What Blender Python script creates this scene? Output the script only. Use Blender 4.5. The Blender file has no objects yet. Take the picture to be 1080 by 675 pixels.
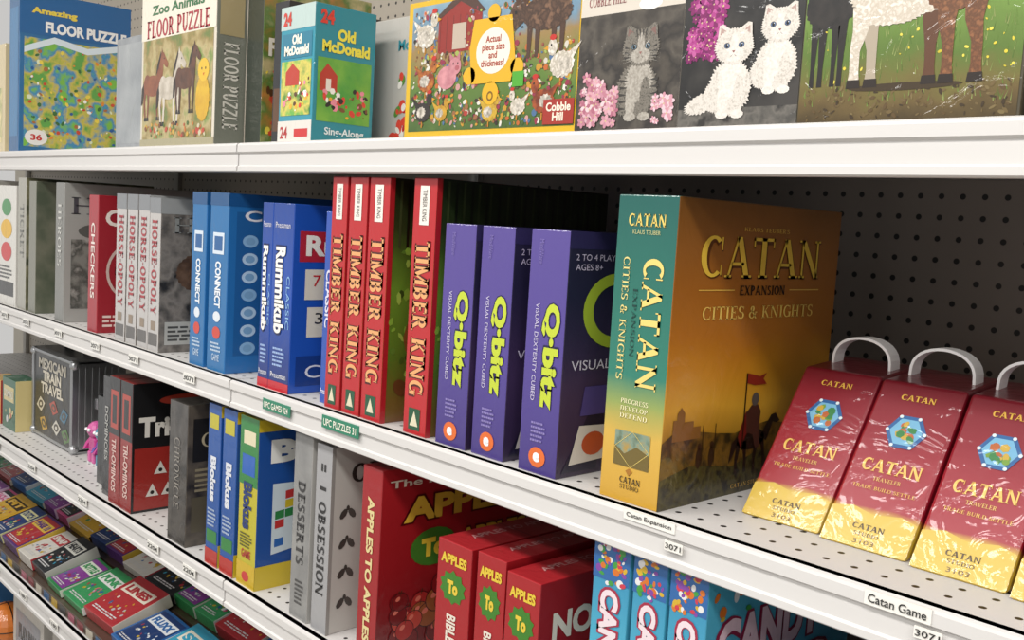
import bpy, math, random
from mathutils import Matrix, Vector
random.seed(3)
SC=bpy.context.scene
try:
    SC.view_settings.view_transform='Standard'
except Exception: pass
CH=1.45   # eye height
ZA,ZB,ZC,ZD,ZE=CH+.093,CH-.262,CH-.576,CH-.882,CH-1.19
def lin(h):
    h=h.lstrip('#'); o=[]
    for i in (0,2,4):
        c=int(h[i:i+2],16)/255
        o.append(c/12.92 if c<=.04045 else ((c+.055)/1.055)**2.4)
    return (*o,1)
MC={}
def M(s):
    if s in MC: return MC[s]
    m=bpy.data.materials.new('mat_%d'%len(MC)); m.use_nodes=True
    N=m.node_tree.nodes; L=m.node_tree.links; P=N['Principled BSDF']
    rough=.34; coat=.55
    tc=N.new('ShaderNodeTexCoord')
    if isinstance(s,str):
        if s.startswith('M'): # matte
            P.inputs['Base Color'].default_value=lin(s[1:]); rough=.75; coat=0
        elif s.startswith('S'): # enamelled steel
            P.inputs['Base Color'].default_value=lin(s[1:]); rough=.38; coat=0
        elif s.startswith('X'): # metal
            P.inputs['Base Color'].default_value=lin(s[1:]); P.inputs['Metallic'].default_value=.9; rough=.35; coat=0
        else: P.inputs['Base Color'].default_value=lin(s)
    else:
        k=s[0]
        nz=N.new('ShaderNodeTexNoise'); nz.inputs['Detail'].default_value=4
        L.new(tc.outputs['Object'],nz.inputs['Vector'])
        cr=N.new('ShaderNodeValToRGB')
        if k=='n':
            nz.inputs['Scale'].default_value=s[-1]
            cols=s[1:-1]; e=cr.color_ramp.elements
            while len(e)<len(cols): e.new(.5)
            for i,c in enumerate(cols):
                e[i].position=.35+.3*i/(len(cols)-1); e[i].color=lin(c)
            L.new(nz.outputs['Fac'],cr.inputs['Fac'])
        elif k=='g': # ('g',axis,lo,hi,noiseamt,noisescale,(p,c),(p,c)...)
            ax,lo,hi,na,ns=s[1:6]; st=s[6:]
            nz.inputs['Scale'].default_value=ns
            sp=N.new('ShaderNodeSeparateXYZ'); L.new(tc.outputs['Object'],sp.inputs[0])
            mr=N.new('ShaderNodeMapRange'); L.new(sp.outputs['XYZ'.index(ax)],mr.inputs['Value'])
            mr.inputs['From Min'].default_value=lo; mr.inputs['From Max'].default_value=hi
            ma=N.new('ShaderNodeMath'); ma.operation='MULTIPLY_ADD'
            L.new(nz.outputs['Fac'],ma.inputs[0]); ma.inputs[1].default_value=na; L.new(mr.outputs[0],ma.inputs[2])
            mb=N.new('ShaderNodeMath'); mb.operation='SUBTRACT'; L.new(ma.outputs[0],mb.inputs[0]); mb.inputs[1].default_value=na*.5
            e=cr.color_ramp.elements
            while len(e)<len(st): e.new(.5)
            for i,(p,c) in enumerate(st): e[i].position=p; e[i].color=lin(c)
            L.new(mb.outputs[0],cr.inputs['Fac'])
        elif k=='dots': # ('dots',base,hole,spacing,radius,axes)
            base,hole,spc,rad,axes=s[1:]
            vm=N.new('ShaderNodeVectorMath'); vm.operation='SCALE'; vm.inputs['Scale'].default_value=1/spc
            L.new(tc.outputs['Object'],vm.inputs[0])
            fr=N.new('ShaderNodeVectorMath'); fr.operation='FRACTION'; L.new(vm.outputs[0],fr.inputs[0])
            sb=N.new('ShaderNodeVectorMath'); sb.operation='SUBTRACT'; sb.inputs[1].default_value=(.5,.5,.5); L.new(fr.outputs[0],sb.inputs[0])
            mu=N.new('ShaderNodeVectorMath'); mu.operation='MULTIPLY'; mu.inputs[1].default_value=axes; L.new(sb.outputs[0],mu.inputs[0])
            ln=N.new('ShaderNodeVectorMath'); ln.operation='LENGTH'; L.new(mu.outputs[0],ln.inputs[0])
            e=cr.color_ramp.elements
            e[0].position=rad/spc*.9; e[0].color=lin(hole); e[1].position=rad/spc*1.1; e[1].color=lin(base)
            L.new(ln.outputs['Value'],cr.inputs['Fac']); rough=.45; coat=0
        L.new(cr.outputs['Color'],P.inputs['Base Color'])
    P.inputs['Roughness'].default_value=rough
    P.inputs['Coat Weight'].default_value=coat
    P.inputs['Coat Roughness'].default_value=.07
    if coat>0: # crinkled shrink wrap
        n2=N.new('ShaderNodeTexNoise'); n2.inputs['Scale'].default_value=20; n2.inputs['Detail'].default_value=3
        n2.inputs['Distortion'].default_value=2.0
        L.new(tc.outputs['Object'],n2.inputs['Vector'])
        bp=N.new('ShaderNodeBump'); bp.inputs['Strength'].default_value=.55; bp.inputs['Distance'].default_value=.006
        L.new(n2.outputs['Fac'],bp.inputs['Height']); L.new(bp.outputs[0],P.inputs['Coat Normal'])
    MC[s]=m; return m
TX={}
# ---- small hand-built serif alphabet (polygons) ----
def serif_text(txt,T,t):
    sf=.055; se=.085
    VS=[];FS=[]
    def poly(ox,pts):
        n=len(VS); VS.extend([(ox+x,y) for x,y in pts]); FS.append(tuple(range(n,n+len(pts))))
    x=0
    for chh in txt:
        P=[]
        rect=lambda a,b,c,d:P.append([(a,b),(c,b),(c,d),(a,d)])
        def S(cx,y,th,k=1):
            a=cx-th/2-se*k;b=cx+th/2+se*k
            if y==0: rect(a,0,b,sf)
            else: rect(a,1-sf,b,1)
        def V(cx,th,s0=1,s1=1):
            rect(cx-th/2,0,cx+th/2,1)
            if s0:S(cx,0,th)
            if s1:S(cx,1,th)
        def Ln(x0,y0,x1,y1,th): P.append([(x0-th/2,y0),(x0+th/2,y0),(x1+th/2,y1),(x1-th/2,y1)])
        def H(a,b,y,th=None): th=th or t; rect(a,y-th/2,b,y+th/2)
        def Arc(cx,cy,rx,ry,a0,a1,n=18):
            for i in range(n):
                q=[math.radians(a0+(a1-a0)*(i+k)/n) for k in (0,1)]
                P.append([(cx+rx*math.cos(q[0]),cy+ry*math.sin(q[0])),(cx+rx*math.cos(q[1]),cy+ry*math.sin(q[1])),(cx+(rx-T)*math.cos(q[1]),cy+(ry-t)*math.sin(q[1])),(cx+(rx-T)*math.cos(q[0]),cy+(ry-t)*math.sin(q[0]))])
        c=chh; w=.8; h2=T/2
        if c==' ': w=.35
        elif c=='I': V(.2,T); w=.4
        elif c=='T': V(.42,T,1,0);H(0,.84,1-t/2);rect(0,.76,.05,1);rect(.79,.76,.84,1);w=.84
        elif c=='Z': H(.02,.74,1-t/2);H(.02,.76,t/2);Ln(.11,t,.64,1-t,T);rect(.02,.78,.07,1);rect(.71,0,.76,.24);w=.78
        elif c=='A': Ln(.1,0,.45,1,t);Ln(.82,0,.47,1,T);H(.22,.7,.33);S(.1,0,t);S(.82,0,T);w=.98
        elif c=='N': V(.14,t,1,0);V(.8,t,0,1);Ln(.14,1,.8,0,T);S(.1,1,t);w=.94
        elif c in 'CG':
            Arc(.46,.5,.44,.5,52,308);rect(.74,.66,.79,.97);
            if c=='C': rect(.74,.05,.78,.3)
            else: rect(.66,.03,.66+T,.42);rect(.55,.4,.95,.45)
            w=.86
        elif c=='O': Arc(.46,.5,.46,.5,0,360,28);w=.92
        elif c=='Q': Arc(.46,.5,.46,.5,0,360,28);Ln(.5,.15,.85,-.15,T);w=.92
        elif c in 'EFL':
            V(.2,T); 
            if c!='F': H(.2,.7,t/2);rect(.66,0,.71,.25)
            if c!='L': H(.2,.68,1-t/2);rect(.64,.78,.69,1);H(.2,.55,.52);rect(.5,.42,.55,.62)
            w=.74
        elif c=='S':
            Arc(.34,.745,.29,.255,35,262);Arc(.34,.275,.32,.275,98,-145);rect(.56,.75,.61,.98);rect(.04,.02,.09,.28);w=.68
        elif c=='X': Ln(.12,0,.74,1,t);Ln(.12,1,.74,0,T);S(.12,0,t);S(.74,1,t);S(.12,1,T,.6);S(.74,0,T,.6);w=.88
        elif c in 'PR':
            V(.2,T);H(.2,.38,1-t/2);H(.2,.38,.47);Arc(.38,.72,.34,.28,-90,90)
            if c=='R': Ln(.42,.48,.74,0,T);S(.76,0,T,.7)
            w=.76 if c=='P' else .88
        elif c=='B': V(.2,T);H(.2,.4,1-t/2);H(.2,.4,.52);H(.2,.4,t/2);Arc(.38,.76,.3,.24,-90,90);Arc(.38,.275,.36,.275,-90,90);w=.78
        elif c=='D': V(.2,T);H(.2,.4,1-t/2);H(.2,.4,t/2);Arc(.38,.5,.48,.5,-90,90);w=.9
        elif c=='K': V(.2,T);Ln(.28,.4,.72,1,t);Ln(.42,.58,.78,0,T);S(.72,1,t);S(.8,0,T,.7);w=.92
        elif c=='M': V(.14,t);V(.98,T);Ln(.14,1,.54,.05,T);Ln(.54,.05,.98,1,t);w=1.16
        elif c=='H': V(.2,T);V(.78,T);H(.2,.78,.52);w=.98
        elif c=='U': rect(.2-h2,.3,.2+h2,1);S(.2,1,T);rect(.74-t/2,.3,.74+t/2,1);S(.74,1,t);Arc(.455,.33,.34,.33,180,360);w=.9
        elif c=='V': Ln(.12,1,.46,0,T);Ln(.78,1,.48,0,t);S(.12,1,T);S(.78,1,t);w=.9
        elif c=='Y': Ln(.12,1,.44,.48,T);Ln(.76,1,.46,.48,t);rect(.45-h2,0,.45+h2,.5);S(.45,0,T);S(.12,1,T,.7);S(.76,1,t);w=.88
        elif c=='W': Ln(.12,1,.36,0,T);Ln(.6,1,.38,0,t);Ln(.58,1,.84,0,T);Ln(1.1,1,.86,0,t);S(.12,1,T);S(1.1,1,t);w=1.2
        elif c=='&': Arc(.36,.77,.22,.23,0,360);Arc(.34,.28,.33,.28,60,360);Ln(.28,.68,.78,0,T);Ln(.66,.25,.76,.5,t);H(.66,.88,.5);w=.9
        elif c=="'": rect(.03,.72,.1,1);w=.14
        elif c=='-': rect(0,.4,.3,.5);w=.34
        for p in P: poly(x,p)
        x+=w+.07
    return VS,FS
def text_mesh(t,off):
    k=(t,off)
    if k in TX: return TX[k]
    if isinstance(off,tuple):
        vs,fs=serif_text(t,*off)
        x0=min(v[0] for v in vs);x1=max(v[0] for v in vs)
        TX[k]=([((v[0]-x0)/(x1-x0),v[1]) for v in vs],fs); return TX[k]
    cu=bpy.data.curves.new('t','FONT'); cu.body=t; cu.resolution_u=3; cu.offset=off; cu.align_x='CENTER'; cu.space_line=.85
    ob=bpy.data.objects.new('t',cu); SC.collection.objects.link(ob)
    dg=bpy.context.evaluated_depsgraph_get()
    me=bpy.data.meshes.new_from_object(ob.evaluated_get(dg))
    vs=[v.co.copy() for v in me.vertices]; fs=[tuple(p.vertices) for p in me.polygons]
    bpy.data.objects.remove(ob); bpy.data.meshes.remove(me); bpy.data.curves.remove(cu)
    x0=min(v.x for v in vs);x1=max(v.x for v in vs);y0=min(v.y for v in vs);y1=max(v.y for v in vs)
    vs=[((v.x-x0)/(x1-x0),(v.y-y0)/(y1-y0)) for v in vs]
    TX[k]=(vs,fs); return TX[k]
SER=(.17,.07); SEB=(.24,.12)
class B:
    def __init__(s,name,x,y,z,w,d,h,F='#888888',R=None,T=None,rz=0,lean=0,Lc=None,bev=.0012,body=True):
        s.name=name;s.loc=(x,y,z);s.w=w;s.d=d;s.h=h;s.rz=rz;s.lean=lean
        s.V=[];s.Fc=[];s.m=[];s.mats=[]
        R=R or F;T=T or F;Lc=Lc or F
        if body:
            s.rbox((0,0,0),(w,d,h),bev,dict(F=F,R=R,T=T,L=Lc,B=F,D=F))
    def mi(s,c):
        if c not in s.mats: s.mats.append(c)
        return s.mats.index(c)
    def add(s,vs,fs,c):
        n=len(s.V); s.V+=[tuple(v) for v in vs]; i=s.mi(c)
        for f in fs: s.Fc.append(tuple(a+n for a in f)); s.m.append(i)
    def bmadd(s,bm,cols):
        bm.normal_update(); n=len(s.V)
        bm.verts.index_update()
        s.V+=[tuple(v.co) for v in bm.verts]
        for f in bm.faces:
            nn=f.normal; k=max(range(3),key=lambda i:abs(nn[i])+(.01 if i==1 else 0))
            key={0:'R' if nn.x>0 else 'L',1:'B' if nn.y>0 else 'F',2:'T' if nn.z>0 else 'D'}[k]
            c=cols[key] if isinstance(cols,dict) else cols
            s.Fc.append(tuple(v.index+n for v in f.verts)); s.m.append(s.mi(c))
        bm.free()
    def rbox(s,a,b,bev,cols):
        import bmesh
        bm=bmesh.new(); bmesh.ops.create_cube(bm,size=1)
        for v in bm.verts: v.co=Vector([a[i]+(v.co[i]+.5)*(b[i]-a[i]) for i in range(3)])
        if bev>0: bmesh.ops.bevel(bm,geom=bm.edges[:],offset=bev,segments=2,profile=.5,affect='EDGES')
        s.bmadd(bm,cols); return s
    def prism(s,yz,w,bev,cols):
        import bmesh
        bm=bmesh.new(); n=len(yz)
        a=[bm.verts.new((0,y,z)) for y,z in yz]; b=[bm.verts.new((w,y,z)) for y,z in yz]
        bm.faces.new(a); bm.faces.new(b[::-1])
        for i in range(n): bm.faces.new((a[i],b[i],b[(i+1)%n],a[(i+1)%n]))
        bmesh.ops.recalc_face_normals(bm,faces=bm.faces[:])
        bmesh.ops.bevel(bm,geom=bm.edges[:],offset=bev,segments=2,profile=.5,affect='EDGES')
        s.bmadd(bm,cols); return s
    def uv(s,f,u,v,l):
        o=.0003+.00022*l
        if f=='F': return (u*s.w,-o,v*s.h)
        if f=='R': return (s.w+o,u*s.d,v*s.h)
        if f=='T': return (u*s.w,v*s.d,s.h+o)
    def p(s,f,pts,c,l=1):
        s.add([s.uv(f,u,v,l) for u,v in pts],[tuple(range(len(pts)))],c); return s
    def r(s,f,u0,v0,u1,v1,c,l=0): return s.p(f,[(u0,v0),(u1,v0),(u1,v1),(u0,v1)],c,l)
    def e(s,f,cu,cv,ru,rv,c,l=1,rot=0,n=18):
        W={'F':s.w,'R':s.d,'T':s.w}[f]; H={'F':s.h,'R':s.h,'T':s.d}[f]
        pts=[]
        for i in range(n):
            a=2*math.pi*i/n; x=math.cos(a)*ru*W; y=math.sin(a)*rv*H
            pts.append((cu+(x*math.cos(rot)-y*math.sin(rot))/W, cv+(x*math.sin(rot)+y*math.cos(rot))/H))
        return s.p(f,pts,c,l)
    def fur(s,f,x,y,rx,ry,c,l=1,seed=0,spk=.12,n=54,rot=0):
        # shaggy blob, position and radii in metres on the face
        W={'F':s.w,'R':s.d,'T':s.w}[f]; H={'F':s.h,'R':s.h,'T':s.d}[f]; rd=random.Random(seed)
        vs=[s.uv(f,min(max(x/W,.015),.985),min(max(y/H,.015),.985),l)]
        for i in range(n):
            a=2*math.pi*i/n; k=1+(spk*rd.uniform(.3,1) if i%2 else -spk*.4*rd.random())
            px=math.cos(a)*rx*k; py=math.sin(a)*ry*k
            qx=x+px*math.cos(rot)-py*math.sin(rot); qy=y+px*math.sin(rot)+py*math.cos(rot)
            vs.append(s.uv(f,min(max(qx/W,.015),.985),min(max(qy/H,.015),.985),l))
        s.add(vs,[(0,1+i,1+(i+1)%n) for i in range(n)],c); return s
    def em(s,f,x,y,rx,ry,c,l=1,rot=0,n=16):
        W={'F':s.w,'R':s.d,'T':s.w}[f]; H={'F':s.h,'R':s.h,'T':s.d}[f]
        return s.e(f,x/W,y/H,rx/W,ry/H,c,l,rot,n)
    def pm(s,f,pts,c,l=1):
        W={'F':s.w,'R':s.d,'T':s.w}[f]; H={'F':s.h,'R':s.h,'T':s.d}[f]
        return s.p(f,[(x/W,y/H) for x,y in pts],c,l)
    def ring(s,f,cu,cv,ru,rv,th,c,l=1,n=32):
        vs=[];fs=[]
        for i in range(n):
            a=2*math.pi*i/n
            vs.append(s.uv(f,cu+math.cos(a)*ru,cv+math.sin(a)*rv,l)); vs.append(s.uv(f,cu+math.cos(a)*ru*(1-th),cv+math.sin(a)*rv*(1-th),l))
            j=(i+1)%n; fs.append((2*i,2*j,2*j+1,2*i+1))
        s.add(vs,fs,c); return s
    def t(s,f,txt,u0,v0,u1,v1,c,rot=0,l=2,bold=.0):
        vs,fs=text_mesh(txt,bold); o=[]
        for a,b in vs:
            if rot==0: u=u0+a*(u1-u0); v=v0+b*(v1-v0)
            elif rot==-1: u=u0+b*(u1-u0); v=v1-a*(v1-v0)
            else: u=u1-b*(u1-u0); v=v0+a*(v1-v0)
            o.append(s.uv(f,u,v,l))
        s.add(o,fs,c); return s
    def fine(s,f,u0,v0,u1,v1,n,c,l=2,seed=0):
        # lines of small print (word bars)
        rd=random.Random(seed); hh=(v1-v0)/n
        for i in range(n):
            u=u0; v=v1-(i+.8)*hh; end=u1-rd.uniform(0,.25)*(u1-u0)
            while u<end:
                w=min(rd.uniform(.05,.16)*(u1-u0),end-u); s.r(f,u,v,u+w,v+hh*.5,c,l); u+=w+.025*(u1-u0)
        return s
    def scat(s,f,u0,v0,u1,v1,cols,n,r0,r1,l=1,seed=1,asp=1,sh=0):
        rd=random.Random(seed)
        for i in range(n):
            r=rd.uniform(r0,r1)
            W={'F':s.w,'R':s.d,'T':s.w}[f]; H={'F':s.h,'R':s.h,'T':s.d}[f]
            ru=r/W; rv=r/H*asp
            cu=rd.uniform(u0+ru,max(u0+ru,u1-ru)); cv=rd.uniform(v0+rv,max(v0+rv,v1-rv))
            s.e(f,cu,cv,ru,rv*rd.uniform(.5,1),cols[rd.randrange(len(cols))],l+.5*i/n,rd.uniform(0,3),rd.choice((5,6,8,12)) if sh else 12)
        return s
    def ball(s,c,r,col,n=14,squash=(1,1,1)):
        vs=[];fs=[];m=n//2
        for i in range(m+1):
            th=math.pi*i/m
            for j in range(n):
                ph=2*math.pi*j/n
                vs.append((c[0]+r*squash[0]*math.sin(th)*math.cos(ph),c[1]+r*squash[1]*math.sin(th)*math.sin(ph),c[2]+r*squash[2]*math.cos(th)))
        for i in range(m):
            for j in range(n): fs.append((i*n+j,i*n+(j+1)%n,(i+1)*n+(j+1)%n,(i+1)*n+j))
        s.add(vs,fs,col); return s
    def strap(s,pts,wd,th,col,axis=1):
        P=[Vector(p) for p in pts]; A=Vector([0,0,0]); A[axis]=1
        vs=[];fs=[]
        for i,p in enumerate(P):
            d=(P[min(i+1,len(P)-1)]-P[max(i-1,0)]).normalized(); nn=d.cross(A).normalized()
            for a,b in ((-1,-1),(1,-1),(1,1),(-1,1)): vs.append(p+A*a*wd/2+nn*b*th/2)
        for i in range(len(P)-1):
            for k in range(4): fs.append((4*i+k,4*i+(k+1)%4,4*i+4+(k+1)%4,4*i+4+k))
        fs.append((0,1,2,3)); e=4*(len(P)-1); fs.append((e,e+1,e+2,e+3))
        s.add(vs,fs,col); return s
    def done(s):
        me=bpy.data.meshes.new(s.name); me.from_pydata(s.V,[],s.Fc)
        for c in s.mats: me.materials.append(M(c))
        me.polygons.foreach_set('material_index',s.m); me.update()
        ob=bpy.data.objects.new(s.name,me); SC.collection.objects.link(ob)
        ob.matrix_world=Matrix.Translation(s.loc)@Matrix.Rotation(s.rz,4,'Z')@Matrix.Rotation(-s.lean,4,'X')
        return ob
def simple(name,a,b,col,bev=0):
    o=B(name,0,0,0,1,1,1,body=False); o.rbox(a,b,bev,col); return o.done()
# ---------------- room
simple('floor',(-5,-2,-.05),(2,1.6,0),('n','#8f8a82','#a09a92',3))
simple('wall_back',(-5,1.5,0),(2,1.6,2.9),'M#b8b2a6')
simple('ceiling',(-5,-2,2.9),(2,1.6,2.95),'M#d8d6d0')
# ---------------- shelving
YF=.715; YB=1.19
WH='M#cfccca'
secs=[(-3.805,-2.587),(-2.583,-1.367),(-1.363,-.147),(-.143,1.07)]
for si,(xa,xb) in enumerate(secs):
    em=bpy.data.objects.new('shelving_unit',None); SC.collection.objects.link(em)
    def ch(o): o.parent=em
    for zi,zt in enumerate((ZA,ZB,ZC,ZD,ZE)):
        top=('dots','#cdcbc9','#1f1d1c',.0254,.0030,(1,1,0))
        o=B('shelf_board_%d'%(zi+1),0,0,0,1,1,1,body=False)
        o.rbox((xa,YF+.004,zt-.012),(xb,YB-.002,zt),0,dict(F=WH,B=WH,L=WH,R=WH,T=top,D='M#9a9894'))
        prof=[(.004,0),(.001,-.0015),(0,-.004),(0,-.0135),(.0035,-.016),(.0035,-.033),(.001,-.035),(.001,-.041),(.003,-.0425),(.012,-.0425),(.012,-.012),(.012,0)]
        vs=[(x,YF+a,zt+b) for x in (xa,xb) for a,b in prof]; n=len(prof)
        fs=[(i,(i+1)%n,n+(i+1)%n,n+i) for i in range(n)]+[tuple(range(n)),tuple(range(n,2*n))]
        o.add(vs,fs,'S#cfcdcb'); ch(o.done())
        q=B('shelf_rib_%d'%(zi+1),0,0,0,1,1,1,body=False)
        for yy in (.83,.98): q.rbox((xa+.02,yy,zt-.022),(xb-.02,yy+.02,zt-.0125),0,'M#8e8c88')
        ch(q.done())
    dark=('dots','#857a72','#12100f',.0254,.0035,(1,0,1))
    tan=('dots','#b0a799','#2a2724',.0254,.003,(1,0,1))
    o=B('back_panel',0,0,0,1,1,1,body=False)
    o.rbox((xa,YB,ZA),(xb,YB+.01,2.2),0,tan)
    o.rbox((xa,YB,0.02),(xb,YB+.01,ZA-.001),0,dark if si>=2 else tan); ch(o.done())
    o=B('upright_post',0,0,0,1,1,1,body=False)
    o.rbox((xa-.015,YB-.012,0.02),(xa+.013,YB-.0005,2.2),.001,'M#b5b2ab'); ch(o.done())
    o=B('base_deck',0,0,0,1,1,1,body=False)
    o.rbox((xa,YF,0.0),(xb,YB,.12),.001,'M#c8c4bc'); ch(o.done())
# ---------------- labels
def label(x,z,w,h,txt,bg='#e8e6e0',fg='#1a1a1a'):
    B('shelf_label',x-w/2,YF-.0012,z-h/2,w,.0012,h,bg,bev=0).t('F',txt,.06,.22,.94,.78,fg,bold=.01).done()
label(-.5527,CH-.2665,.060,.0095,'Catan Expansion')
label(-.523,CH-.2830,.020,.009,'3071')
label(-.3147,CH-.2690,.052,.012,'Catan Game')
label(-.290,CH-.2830,.021,.009,'3071')
label(-1.224,CH-.280,.075,.016,'UPC GAMES 024','#1e7a5c','#f0f0e0')
label(-1.063,CH-.276,.085,.017,'UPC PUZZLES 31','#1e7a5c','#f0f0e0')
for x in (-2.45,-2.3,-2.1,-1.9,-1.72,-1.5): label(x,CH-.281,.04,.014,'3071')
for x in (-2.5,-2.25,-1.95,-1.62,-1.48): label(x,CH-.596,.045,.014,'2204')
for x in (-2.5,-2.3,-2.1): label(x,CH-.902,.045,.014,'1180')
Z=ZB; Y0=.73
# ================= SHELF B =================
for i,(x,c,h) in enumerate([(-3.3,'#3a5a88',.28),(-3.18,'#b8b0a0',.26),(-3.05,'#8a2a30',.29),(-2.93,'#c8c4b8',.28),(-2.8,'#2a6a58',.27),(-2.68,'#d8d4cc',.29)]):
    B('board_game_box',x,Y0,Z,.06,.27,h,c,c).r('F',.2,.3,.8,.8,'#e8e4da').done()
b=B('board_game_box',-2.56,Y0,Z,.135,.27,.278,'#d8d6d0','#c8c6c0')
b.r('F',.1,.08,.9,.2,'#333333');b.e('F',.5,.82,.25,.07,'#3a8a4a');b.e('F',.5,.64,.3,.08,'#e0b020');b.e('F',.5,.45,.28,.08,'#c83030');b.fine('F',.15,.22,.85,.34,4,'#555555');b.done()
b=B('board_game_box',-2.41,Y0,Z,.055,.29,.297,'#a4a298',('n','#5a5a44','#7d7a60','#434838',24))
b.t('F','TICKET',.3,.4,.7,.8,'#6b6b66',-1,2,SER);b.r('R',.06,.62,.6,.92,'#2c3a2e',1);b.t('R','NEW',.1,.7,.5,.86,'#b8b8a8',0,2,SER);b.fine('R',.05,.1,.6,.3,5,'#a8a690');b.done()
b=B('board_game_box',-2.335,Y0,Z,.045,.29,.29,'#7c7c70',('n','#505848','#747464',18)).done()
b=B('board_game_box',-2.168,Y0,Z,.05,.28,.289,'#7c7c78','#a0a19d')
b.t('F','HEROES',.3,.4,.7,.85,'#cecec8',-1,2,SER);b.t('R','HERO',.05,.78,.75,.9,'#4a4a50',0,2,SER);b.r('R',.05,.1,.9,.6,('n','#80827c','#4c504c','#a8a8a2',34),1);b.e('R',.3,.66,.2,.06,'#585c58',1.5);b.done()
b=B('board_game_box',-1.983,Y0,Z,.048,.27,.267,'#a01c2a','#961827')
b.t('F','CHECKERS',.3,.25,.7,.8,'#e8dcd4',-1,bold=.02);b.t('R','CHECKERS',.05,.78,.95,.9,'#e8dcd4',bold=.03)
b.ring('R',.32,.45,.26,.24,.08,'#c8b0a8');b.e('R',.32,.45,.2,.18,'#5c1418');b.e('R',.32,.47,.12,.1,'#241414',1.5);b.fine('R',.04,.04,.5,.14,3,'#e0c8c0');b.done()
b=B('board_game_box',-1.93,Y0+.1,Z,.06,.17,.268,'#67686a','#7c7c7c').done()
for i,x in enumerate((-1.846,-1.796,-1.746,-1.700)):
    b=B('board_game_box',x,Y0,Z,.045,.27,.272-.004*(i==3),'#b9b6b4',('n','#4c4844','#827c76','#2b2826',22))
    b.r('F',0,.9,1,1,'#7f8286');b.t('F','HORSE-OPOLY',.26,.24,.74,.86,'#a02c34',-1,2,SEB);b.r('F',.1,.04,.9,.12,'#5d5a58',1);b.r('F',.3,.14,.7,.2,'#8a7a68',1)
    b.r('R',.0,.9,1,1,'#9a9c9c',1);b.fur('R',.08,.14,.05,.035,('n','#6a5240','#4a3628',60),1.2,3,.05);b.fur('R',.11,.185,.022,.03,('n','#6a5240','#4a3628',60),1.4,4,.05);b.r('R',.04,.05,.9,.2,'#b0b0ac',1);b.fine('R',.06,.07,.6,.18,4,'#4a4a48')
    b.t('R','HORSE',.08,.78,.8,.88,'#8a8c8a',0,2,SER);b.done()
for x,w in ((-1.535,.05),(-1.472,.06)):
    b=B('board_game_box',x,Y0,Z,w,.27,.281,'#1b6aa4','#266cae')
    b.r('F',0,.93,1,1,'#144e80');b.t('F','CONNECT',.36,.36,.68,.62,'#e4eaf0',-1,bold=.04);b.e('F',.5,.31,.2,.03,'#d8e0e8');b.e('F',.5,.22,.22,.035,'#c84030');b.t('F','GAME',.3,.06,.7,.1,'#c8d8e8');b.r('F',.2,.66,.8,.78,'#d0dce8',1);b.r('F',.28,.68,.72,.76,'#1f5a94',2);b.fine('F',.2,.11,.8,.17,3,'#b8cce0')
    b.r('R',0,.93,1,1,'#1a5088',1);b.r('R',.05,.1,.95,.9,'#215c98',1)
    for i in range(5):
        for j in range(7): b.e('R',.14+.17*i,.14+.1*j,.05,.035,'#b4d0e8' if (i+j)%3 else '#8ab4d8',2);b.e('R',.14+.17*i,.14+.1*j,.03,.021,'#7aa4c8',2.2)
    b.t('R','CONNECT',.1,.85,.9,.91,'#e4e4e8',0,2,.02);b.done()
def rum(x,w):
    b=B('board_game_box',x,Y0,Z,w,.26,.27,('g','Z',0,.27,.1,9,(0,'#14286a'),(.5,'#1c4ca8'),(1,'#184090')),'#1d4fae')
    b.t('F','Rummikub',.16,.3,.7,.78,'#101c50',-1,2,.09);b.t('F','Rummikub',.2,.31,.68,.77,'#f0eee8',-1,3,.04);b.t('F','CLASSIC',.76,.34,.92,.62,'#8cb8e0',-1)
    b.r('F',.0,.0,1,.05,'#c02430',1);b.t('F','Pressman',.12,.07,.88,.1,'#e8e8ec');b.t('F','Pressman',.14,.87,.86,.9,'#d8d8e0');b.fine('F',.2,.13,.8,.24,5,'#9ab4e0')
    b.r('R',.04,.7,.96,.86,'#b02430',1);b.t('R','Rummikub',.08,.73,.92,.84,'#f0ece0',0,2,.04)
    for i,(u,v,c,t_) in enumerate([(.08,.5,'#c02020','7'),(.28,.46,'#204ab0','8'),(.5,.52,'#e0901c','9'),(.10,.3,'#202020','3'),(.32,.26,'#c02020','5'),(.56,.3,'#204ab0','J')]):
        b.r('R',u,v,u+.15,v+.16,'#ddd6c4',2+i*.2);b.t('R',t_,u+.05,v+.07,u+.1,v+.13,c,0,4)
    b.r('R',.04,.04,.96,.2,'#16387f',1);b.t('R','CLASSIC',.1,.08,.7,.15,'#d8d8e0');b.done()
rum(-1.308,.03);rum(-1.277,.056)
B('board_game_box',-1.155,Y0+.01,Z,.026,.25,.262,'#2a50a8','#1d4fae').t('F','CLASSIC',.25,.4,.75,.7,'#d8d8e8',-1,bold=.03).t('F','Pressman',.1,.05,.9,.08,'#ffffff').done()
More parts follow.
